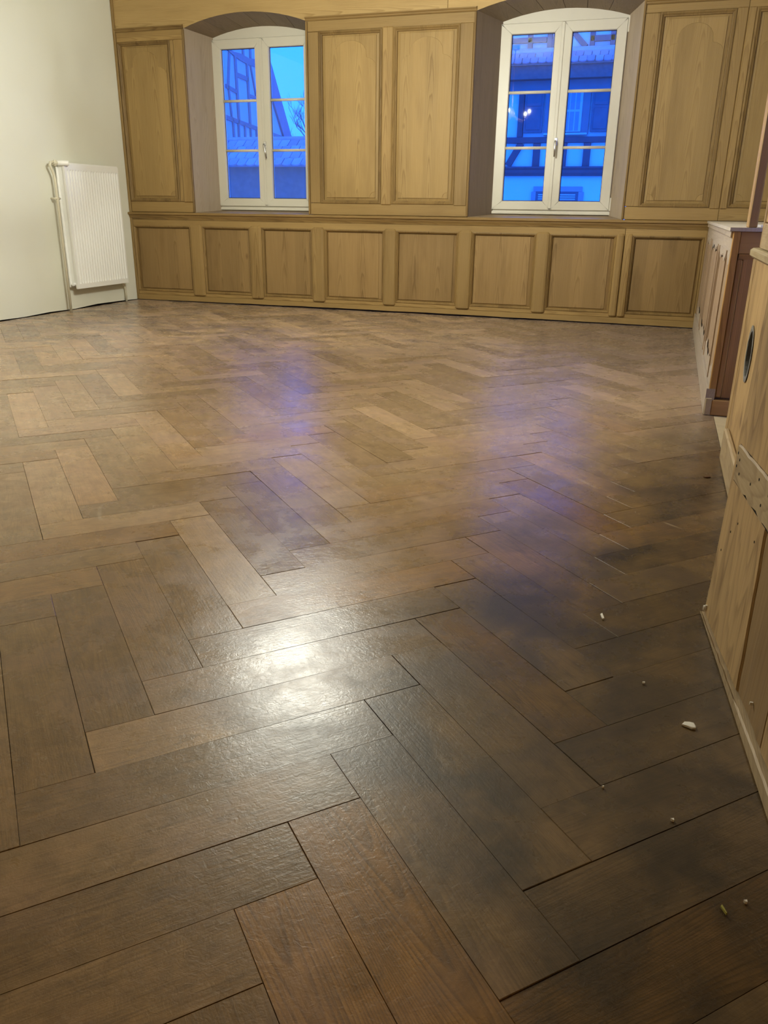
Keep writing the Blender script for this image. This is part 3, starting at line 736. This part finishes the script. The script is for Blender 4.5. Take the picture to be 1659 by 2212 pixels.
m = MB(); rim = []
for sc, dx in ((1.10, 0), (1.16, -.003), (1.02, -.004), (.93, -.002), (.93, .043)):
    rim.append([(XH - .001 + dx, hy + ra * sc * (1 + rr.uniform(-.03, .03)) * math.cos(2 * math.pi * i / 28), hz + rb * sc * (1 + rr.uniform(-.03, .03)) * math.sin(2 * math.pi * i / 28)) for i in range(28)])
m.rings(rim); m.build('iron_rim', STEEL, hb, label='ragged grey iron rim')
m = MB(); L = m.rings([[(.3985, hy + ra * 1.15 * math.cos(2 * math.pi * i / 24), hz + rb * 1.1 * math.sin(2 * math.pi * i / 24)) for i in range(24)]] * 1 + [[(.4665, hy + ra * 1.15 * math.cos(2 * math.pi * i / 24), hz + rb * 1.15 * math.sin(2 * math.pi * i / 24)) for i in range(24)]])
m.bm.faces.new(L[-1]); m.build('dark_hole', BLACK, hb)
box('edge_lath', PINE_DOOR, hb, XH - .002, .468, 3.644, 3.742, .004, .806, bev=.004)
box('board', PINE_DOOR, hb, XH, .398, 2.70, 3.017, .004, .806, bev=.003)
box('board', PINE_DOOR, hb, XH, .398, ya, 2.697, .004, .806, bev=.003)
MB().prism([(.40, .808), (XH - .006, .808), (XH - .018, .818), (XH - .018, .838), (XH - .008, .846), (.40, .848)], 'y', ya, 3.75).build('dado_cap', pine('cap_pine', 'y', (.42, .34, .19), (.31, .22, .11), .1, .3), hb)
box('upper_lath', PINE_DOOR, hb, XH + .004, .40, 3.60, 3.652, .849, 2.9, bev=.004)
box('upper_board', PINE_DOOR, hb, XH + .008, .40, ya, 3.597, .945, 2.9, bev=.003)
box('upper_rail', PINE_ROUGH, hb, XH + .002, .40, ya, 3.597, .849, .942, bev=.003)
box('plinth', PINE_ROUGH, hb, .336, .358, ya, 3.545, .002, .137, bev=.006)

# ================================================================== OLD PLANK DOOR, nearest the camera
pd = empty('plank_door', (.218, 2.028, 0), label='old plank door at the right edge, its rough back batten showing', category='door')
U = Vector((.1058, -.9944, 0)); NR = Vector((.9944, .1058, 0)); la = math.radians(1.35)
UP = Vector((0, 0, 1)) * math.cos(la) + NR * math.sin(la); OUT = UP.cross(U).normalized()
if OUT.x > 0: OUT = -OUT
PDO = Vector((.218, 2.028, .0))
def T(u, t, o): return PDO + U * u + UP * t + OUT * o
def dpoly(name, mat, poly, o0, o1, jag=0., **pr):
    rr = random.Random(len(poly) * 7 + int(poly[0][0] * 100)); m = MB()
    a = [T(u, t, o1) for u, t in poly]; b = [T(u, t, o0) for u, t in poly]
    cu = sum(p[0] for p in poly) / len(poly); ct = sum(p[1] for p in poly) / len(poly)
    c = [T(u + (.004 if u < cu else -.004), t + (.003 if t < ct else -.003), o1) for u, t in poly]
    a = [T(u, t, o1 - .004) for u, t in poly]
    L = m.rings([b, a, c]); m.bm.faces.new(L[-1]); m.bm.faces.new(L[0]); return m.build(name, mat, pd, **pr)
def jagline(u0, t0, u1, t1, n, amp, seed, fix='u'):
    rr = random.Random(seed); out = []
    for i in range(n + 1):
        f = i / n; j = rr.uniform(-amp, amp) if 0 < i < n else 0
        out.append((u0 + (u1 - u0) * f + (j if fix == 'u' else 0), t0 + (t1 - t0) * f + (j if fix == 't' else 0)))
    return out
HT = 1.95
c1 = jagline(.412, .026, .352, .50, 14, .0022, 1); c1b = [(u + .004, t) for u, t in c1]
seam_top = [(.352, HT)]
bt1 = jagline(.0, .006, .412, .026, 10, .0012, 4, 't'); bt2 = jagline(.416, .027, .625, .036, 8, .003, 5, 't'); bt3 = jagline(.629, .036, .95, .050, 8, .003, 6, 't')
dpoly('plank', PINE_DOOR, bt1 + c1 + [(.352, HT), (0., HT)], -.028, 0.)
c2 = jagline(.625, .036, .600, .50, 8, .0015, 3)
dpoly('plank', pine('darker_door_pine', 'z', (.26, .165, .07), (.17, .10, .035), 0, .8, .7), bt2 + c2 + [(.600, HT), (.356, HT)] + c1b[::-1][:-1], -.028, -.003)
dpoly('plank', PINE_DOOR, bt3 + [(.95, HT), (.604, HT)] + [(u + .004, t) for u, t in c2[::-1][:-1]], -.028, -.001)
PINE_ROUGH2 = pine('rough_batten_pine', 'y', (.42, .31, .165), (.22, .14, .06), .12, .8, .5)
bl = jagline(.046, .383, .95, .396, 26, .005, 9, 't'); bu = jagline(.95, .494, .034, .467, 26, .002, 10, 't')
shadow_gap = [(.026, .374), (.95, .388), (.95, .497), (.026, .470)]
dpoly('batten_shadow_gap', BLACK, shadow_gap, -.001, .0006)  # black sheet standing in for the shadow round the batten
dpoly('batten', PINE_ROUGH2, bl + bu, .0007, .0062, label='rough sawn batten with nail holes')
dpoly('batten', PINE_ROUGH2, [(u, t + 1.15) for u, t in bl + bu], .0005, .0062)
m = MB(); rr = random.Random(4)
for u, t in ((.050, .450), (.056, .420), (.075, .440), (.095, .412), (.21, .425), (.27, .455), (.32, .415), (.36, .45)):
    m.tube([T(u, t, .004), T(u, t, .0068)], .0035, 8)
m.build('nail_hole', BLACK, pd, kind='stuff')
m = MB()
for u, t in ((.10, .27), (.045, .20), (.15, .31), (.31, .33)): m.tube([T(u, t, -.003), T(u, t, .0006)], .0030, 8)
m.build('worm_hole', BLACK, pd, kind='stuff')
ks = jagline(-.004, .001, .95, .001, 1, 0, 1) + [(.95, .048)] + jagline(.95, .046, -.004, .004, 24, .0025, 12, 't')
dpoly('kick_strip', PINE_ROUGH, ks, -.030, .010)
dpoly('splinter', PINE_ROUGH, [(-.012, .002), (.0, .002), (.0, .078), (-.004, .070)], -.012, -.002)
m = MB()
for u, t, w in ((.012, .022, .006), (.020, .030, .004), (.53, .075, .003)): m.box(-w, w, -w * .5, w * .5, -w, w, mat=Matrix.Translation(T(u, t, .001)))
m.build('paint_speck', FLAKE, pd, kind='stuff')

# ================================================================== debris on the floor
def flake(name, label, pts, mat, z0=.0015, th=.003, cat='debris', group=None):
    cx = sum(p[0] for p in pts) / len(pts); cy = sum(p[1] for p in pts) / len(pts)
    o = empty if 0 else None
    m = MB(); A = [(x - cx, y - cy, 0) for x, y in pts]; B = [((x - cx) * .96, (y - cy) * .96, th + (.0015 if i % 2 else 0)) for i, (x, y) in enumerate(pts)]
    L = m.rings([A, B]); m.bm.faces.new(L[-1]); m.bm.faces.new(L[0])
    o = m.build(name, mat, None, label=label, category=cat); o.location = (cx, cy, z0)
    if group: o['group'] = group
    return o
flake('paint_flake', 'white half-moon paint flake on dark floor before the plank door', [(.1545, 1.492), (.160, 1.501), (.170, 1.506), (.178, 1.503), (.1825, 1.495), (.1815, 1.486), (.174, 1.484), (.164, 1.488)], FLAKE)
flake('paint_flake', 'thin white paint sliver on the parquet left of the plank door', [(-.0375, 1.927), (-.033, 1.930), (-.026, 1.906), (-.027, 1.901), (-.031, 1.903)], FLAKE)
for (x, y, r), lb_ in zip(((.136, 1.198, .0032), (.078, 1.627, .003), (.24, 1.051, .003), (.017, 1.245, .002)),
                          ('small white crumb with dark spot, near the plank door foot', 'tiny white crumb between the sliver and the half-moon flake', 'tiny white crumb closest to the lower right corner of the picture', 'faint white crumb on the dark plank left of the bigger crumbs')):
    flake('paint_crumb', lb_, [(x + r * math.cos(a) * (1.2 if i % 2 else .8), y + r * math.sin(a)) for i, a in enumerate([k * math.pi / 3 for k in range(6)])], FLAKE, th=.003)
flake('leaf_scrap', 'tiny yellow-green leaf scrap on the dark floor at lower right', [(.203, 1.029), (.205, 1.032), (.212, 1.018), (.210, 1.016)], LEAFM)
flake('wood_splinter', 'short brown splinter on the parquet beside the pale threshold', [(.262, 3.245), (.280, 3.262), (.290, 3.255), (.272, 3.240)], BROWNBIT)

# ================================================================== CEILING LAMP (above the picture, seen in the panes and on the floor)
LX, LY, LZ = -2.16, 4.60, 2.20
lamp = empty('chandelier', (LX, LY, LZ), label='brass chandelier with five lit bulbs hanging from the ceiling', category='lamp')
m = MB(); m.tube([(LX, LY, 2.999), (LX, LY, 2.96), (LX, LY, 2.955)], [.06, .05, .01], 16); m.build('canopy', BRASS, lamp)
m = MB(); m.tube([(LX, LY, 2.96), (LX, LY, 2.20)], .008, 8); m.build('stem', BRASS, lamp)
m = MB(); m.tube([(LX, LY, 2.28), (LX, LY, 2.25), (LX, LY, 2.19), (LX, LY, 2.15), (LX, LY, 2.12)], [.01, .03, .045, .03, .006], 14); m.build('hub', BRASS, lamp)
for i in range(5):
    a = 2 * math.pi * i / 5 + .3; cx, cy = math.cos(a), math.sin(a)
    m = MB(); m.tube([(LX + cx * r, LY + cy * r, z) for r, z in ((.03, 2.19), (.10, 2.13), (.19, 2.11), (.25, 2.14), (.26, 2.17))], .006, 8); m.build('arm', BRASS, lamp)
    m = MB(); m.tube([(LX + cx * .26, LY + cy * .26, z) for z in (2.165, 2.17, 2.20)], [.03, .016, .014], 12); m.build('socket', BRASS, lamp)
    m = MB(); m.sphere((LX + cx * .26, LY + cy * .26, 2.218), .009, 1.8); m.build('bulb', BULB, lamp)

# ================================================================== OUTSIDE
box('ground', GROUND, None, -60, 40, D + .6, 80, -3.7, -3.5, kind='structure')
YB = 20.
hs = empty('timber_framed_house', (-1.5, YB + .3, -3.5), label='half-timbered house with a tiled pent roof behind the right window', category='house')
BX0, BX1 = -6.2, 4.0
box('wall', PLASTER, hs, BX0, BX1, YB + .05, YB + 6, -3.49, 6.4)
def hbm(x0, x1, z0, z1, dy=0.): box('beam', BEAM, hs, x0, x1, YB - .03 - dy, YB + .08, z0, z1, bev=.008)
def brace(x0, z0, x1, z1, w):
    d = Vector((x1 - x0, 0, z1 - z0)); L = d.length; n = Vector((-d.z, 0, d.x)).normalized() * w / 2
    MB().prism([(x0 - n.x, z0 - n.z), (x1 - n.x, z1 - n.z), (x1 + n.x, z1 + n.z), (x0 + n.x, z0 + n.z)], 'y', YB - .025, YB + .07).build('beam', BEAM, hs)
# upper storey
hbm(BX0, -2.95, 4.415, 4.52); hbm(-2.02, BX1, 4.39, 4.505); hbm(BX0, BX1, 4.66, 4.80)
for x0, x1 in ((-3.36, -3.255), (-2.937, -2.83), (-2.03, -1.925), (-1.60, -1.50), (-.95, -.85), (-.3, -.2), (.4, .5), (-4.0, -3.9), (-4.7, -4.6), (-5.4, -5.3)): hbm(x0, x1, 4.30, 4.66)
brace(-2.40, 4.60, -2.10, 4.30, .105); brace(-2.84, 4.32, -2.72, 4.62, .09)
hbm(BX0, BX1, 4.255, 4.305, .02)
# pent roof
MB().prism([(YB - .06, 4.30), (YB - .12, 4.255), (YB - .16, 4.19), (YB - .16, 4.17), (YB + .05, 4.17), (YB + .05, 4.30)], 'x', BX0, BX1).build('flashing', ZINC, hs)
tile_me = None
def tile(parent, mat, x, y, z, w, ln, slope, name='roof_tile'):
    """scallop-ended flat tile lying down-slope towards -y"""
    global tile_me
    key = (round(w, 3), round(ln, 3), round(slope, 3), mat.name)
    if key not in TILES:
        m = MB(); c, s_ = math.cos(slope), math.sin(slope)
        prof = [(-w / 2 * .93, 0), (w / 2 * .93, 0), (w / 2 * .93, -ln), (w / 4, -ln - w * .13), (0, -ln - w * .17), (-w / 4, -ln - w * .13), (-w / 2 * .93, -ln)]
        def P3(p, h): return (p[0], p[1] * c + h * s_ * -1, p[1] * s_ + h * c)
        L = m.rings([[P3(p, 0) for p in prof], [P3(p, .026) for p in prof]]); m.bm.faces.new(L[0]); m.bm.faces.new(L[1])
        bmesh.ops.recalc_face_normals(m.bm, faces=m.bm.faces[:]); me = bpy.data.meshes.new(name); m.bm.to_mesh(me); m.bm.free(); me.materials.append(mat); TILES[key] = me
    o = bpy.data.objects.new(name, TILES[key]); COL.objects.link(o); o.parent = parent; o.location = Vector((x, y, z)) - Vector(parent.location)
    return o
TILES = {}
sl = math.radians(42); rr = random.Random(21)
for row, z in enumerate((4.185, 4.072)):
    y = YB - .15 - row * .125
    for i in range(34):
        x = -4.6 + i * .172 + (.086 if row % 2 else 0)
        tile(hs, TILE, x + rr.uniform(-.004, .004), y, z + rr.uniform(-.004, .004), .17, .155, sl)
MB().prism([(YB - .15, 4.16), (YB - .42, 3.935), (YB - .42, 3.92), (YB + .05, 3.92), (YB + .05, 4.16)], 'x', BX0, BX1).build('roof_deck', EAVE, hs)
box('eave_board', EAVE, hs, BX0, BX1, YB - .36, YB + .05, 3.665, 3.925)
box('eave_shade_band', BEAM2, hs, BX0, BX1, YB - .10, YB + .05, 3.47, 3.664)  # wall shaded by the eave, put in as a brown band
# window with shutters
fr = box('window', BEAM2, hs, -2.87, -1.895, YB - .02, YB + .06, 2.60, 3.475)
box('pane', SLATW, fr, -2.78, -2.06, YB - .035, YB - .021, 2.64, 3.44)
for x in (-2.72, -2.54, -2.42, -2.30, -2.18, -2.07):
    pass
m = MB()
for x0, x1 in ((-2.77, -2.60), (-2.585, -2.43), (-2.385, -2.34), (-2.318, -2.225), (-2.200, -2.115)):
    for z0, z1 in ((2.66, 3.04), (3.085, 3.42)): m.box(x0, x1, YB - .04, YB - .034, z0, z1)
m.build('pane_glass', PANE, fr, kind='stuff')
box('sill', SLATW, hs, -2.87, -1.91, YB - .09, YB + .02, 2.572, 2.614, bev=.008)
def shutter(x0, x1, z0=2.625, z1=3.46):
    s_ = box('shutter', SHUT, hs, x0, x1, YB - .055, YB - .005, z0, z1, bev=.006)
    for a, b in ((z0 + .06, (z0 + z1) / 2 + .06), ((z0 + z1) / 2 + .12, z1 - .06)): box('shutter_panel', SHUT, s_, x0 + .05, x1 - .05, YB - .068, YB - .056, a, b, bev=.006)
shutter(-1.85, -1.46); shutter(-3.33, -2.905)
hbm(-3.47, -3.34, 2.54, 3.47); hbm(-1.44, -1.30, 2.54, 3.47)
hbm(BX0, BX1, 2.417, 2.54, .02)
for x0, x1 in ((-3.077, -2.922), (-2.43, -2.325), (-1.957, -1.803), (-1.20, -1.06), (-.4, -.26), (-4.3, -4.16), (.5, .64)): hbm(x0, x1, 1.925, 2.418)
brace(-3.64, 1.95, -3.36, 2.42, .14)
MB().prism([(YB + .05, 1.928), (YB - .10, 1.928), (YB - .10, 1.89), (YB - .07, 1.86), (YB - .07, 1.80), (YB - .03, 1.73), (YB + .05, 1.73)], 'x', BX0, BX1).build('string_course', BEAM, hs)
# lower stone framed window with louvres
m = MB()
m.box(-3.0, -1.90, YB - .02, YB + .06, 1.397, 1.508, .006); m.box(-3.045, -2.945, YB - .02, YB + .06, -.2, 1.3965, .006); m.box(-1.980, -1.863, YB - .02, YB + .06, -.2, 1.3965, .006)
sw = m.build('window', STONE, hs)
box('louvre_frame', SHUT, sw, -2.944, -1.981, YB - .005, YB + .055, -.2, 1.396)
for i in range(16):
    z = 1.345 - i * .046
    for x0, x1 in ((-2.885, -2.49), (-2.44, -2.045)): box('slat', SLATW, sw, x0, x1, YB - .018, YB - .004, z - .026, z)

# low building under the left window
YL = 15.
lo_ = empty('low_outbuilding', (-9, YL + .3, -3.5), label='low dark-walled outbuilding with a tiled eave behind the left window', category='house')
box('wall', DARKW, lo_, -14, -6.6, YL + .10, YL + .9, -3.49, 1.75)
box('gutter_board', ZINC, lo_, -14, -6.4, YL - .02, YL + .10, 1.735, 1.765)
sl2 = math.radians(35)
MB().prism([(YL, 1.765), (YL + .62, 1.765 + .62 * math.tan(sl2)), (YL + 1.3, 1.7), (YL + .1, 1.7)], 'x', -14, -6.4).build('roof_deck', TILE2, lo_)
for row in range(4):
    d = .59 - row * .165
    for i in range(23):
        tile(lo_, TILE2, -10.6 + i * .19 + (.095 if row % 2 else 0), YL + d, 1.772 + d * math.tan(sl2) + rr.uniform(-.004, .004), .19, .19, sl2)
MB().tube([(-14, YL + .62, 1.785 + .62 * math.tan(sl2)), (-6.4, YL + .62, 1.785 + .62 * math.tan(sl2))], .05, 8).build('ridge_tile', TILE2, lo_)

# gabled half-timbered barn
gv = Vector((-.242, .970, 0)).normalized(); gn = Vector((gv.y, -gv.x, 0)); GA = Vector((-9.9, 18., 0))
gb = empty('gabled_barn', (-12, 22, -3.5), label='tall gabled half-timbered barn with a steep roof edge behind the left window', category='house')
def G(t, z, o=0.): q = GA + gv * t + gn * o; return (q.x, q.y, z)
if gn.x < 0: gn = -gn
def gpoly(name, mat, poly, o0, o1, parent=gb):
    m = MB(); L = m.rings([[G(t, z, o0) for t, z in poly], [G(t, z, o1) for t, z in poly]]); m.bm.faces.new(L[0]); m.bm.faces.new(L[1]); return m.build(name, mat, parent)
vz = lambda t: 4.689 - .5735 * (t - 5.743)        # outer roof edge
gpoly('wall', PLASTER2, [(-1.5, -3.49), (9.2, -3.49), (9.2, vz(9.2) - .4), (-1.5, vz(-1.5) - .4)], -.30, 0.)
gpoly('roof_edge', TILE, [(9.6, vz(9.6) - .78), (9.6, vz(9.6)), (-1.5, vz(-1.5)), (-1.5, vz(-1.5) - 1.0)], -2.5, .06)
def gb_(t0, z0, t1, z1, w, horiz=False):
    if horiz: p = [(t0, z0 - w / 2), (t1, z1 - w / 2), (t1, z1 + w / 2), (t0, z0 + w / 2)]
    else: p = [(t0 - w / 2, z0), (t1 - w / 2, z1), (t1 + w / 2, z1), (t0 + w / 2, z0)]
    gpoly('beam', BEAM2, p, -.02, .03)
gpoly('beam', BEAM2, [(.7, 4.36), (1.4, 4.33), (2.05, 4.334), (2.9, 4.36), (3.65, 4.43), (5.2, 4.62), (5.2, 4.80), (3.65, 4.615), (2.9, 4.52), (2.05, 4.487), (1.4, 4.42), (.9, 4.40)], -.02, .03)
gb_(.96, 4.33, .69, 3.55, .14); gb_(1.50, 4.33, 1.60, 2.95, .19); gb_(2.71, 4.36, 2.80, 2.97, .19); gb_(3.10, 4.40, 3.64, 3.70, .13)
gb_(.5, 3.585, 1.52, 3.582, .08, True); gb_(1.56, 3.965, 2.78, 4.02, .10, True); gb_(2.80, 3.66, 3.70, 3.70, .07, True)
gb_(-1.5, 2.90, 9.0, 3.02, .095, True)
gb_(.75, 3.54, .92, 2.94, .12)
for t0, t1 in ((1.0, 1.18), (1.54, 1.53), (2.20, 2.19), (2.82, 2.83), (3.52, 3.42), (4.2, 4.2), (4.9, 4.9), (5.8, 6.4)): gb_(t0, 2.94, t1, 1.2, .15)
gb_(2.35, 4.48, 2.30, 5.4, .17); gb_(3.15, 4.55, 3.10, 5.4, .17); gb_(3.75, 4.6, 4.1, 2.95, .15); gb_(4.9, 4.7, 4.9, 2.98, .17)
for t in (-.4, -1.2): gb_(t, 1.2, t, 5., .17)

# bare tree far behind
tr = empty('bare_tree', (-16.0, 38., -3.5), label='leafless tree with thin twigs against the sky behind the left window', category='tree')
rt = random.Random(17)
m = MB(); m.tube([(-15.9, 38, -3.5), (-16.0, 38, 1.), (-16.2, 38, 3.6), (-16.45, 38, 4.3)], [.28, .2, .12, .08], 8); m.build('trunk', BARK, tr)
def twig(m, p, d, ln, r, lvl):
    pts = [p]; q = p.copy(); dd = d.copy()
    for i in range(3):
        dd = (dd + Vector((rt.uniform(-.25, .25), rt.uniform(-.2, .2), rt.uniform(-.1, .25)))).normalized(); q = q + dd * ln / 3; pts.append(q.copy())
    m.tube(pts, [r, r * .85, r * .7, r * .5], 4, cap=False)
    if lvl:
        for k in range(3 if lvl > 1 else 4):
            i = rt.choice((1, 2, 3)); a = (dd + Vector((rt.uniform(-.9, .9), rt.uniform(-.6, .6), rt.uniform(-.35, .8)))).normalized()
            twig(m, pts[i], a, ln * rt.uniform(.5, .75), r * .55, lvl - 1)
for k, (x, z, dx, dz) in enumerate(((-16.3, 3.9, -.8, .45), (-16.4, 4.2, -.45, .8), (-16.4, 4.25, .25, 1.), (-16.2, 3.5, -.9, .2), (-16.1, 3.2, .8, .6), (-16.35, 4.1, -.7, .7))):
    m = MB(); twig(m, Vector((x, 38., z)), Vector((dx, rt.uniform(-.3, .3), dz)).normalized(), 1.0, .035, 3); m.build('branch', BARK, tr)
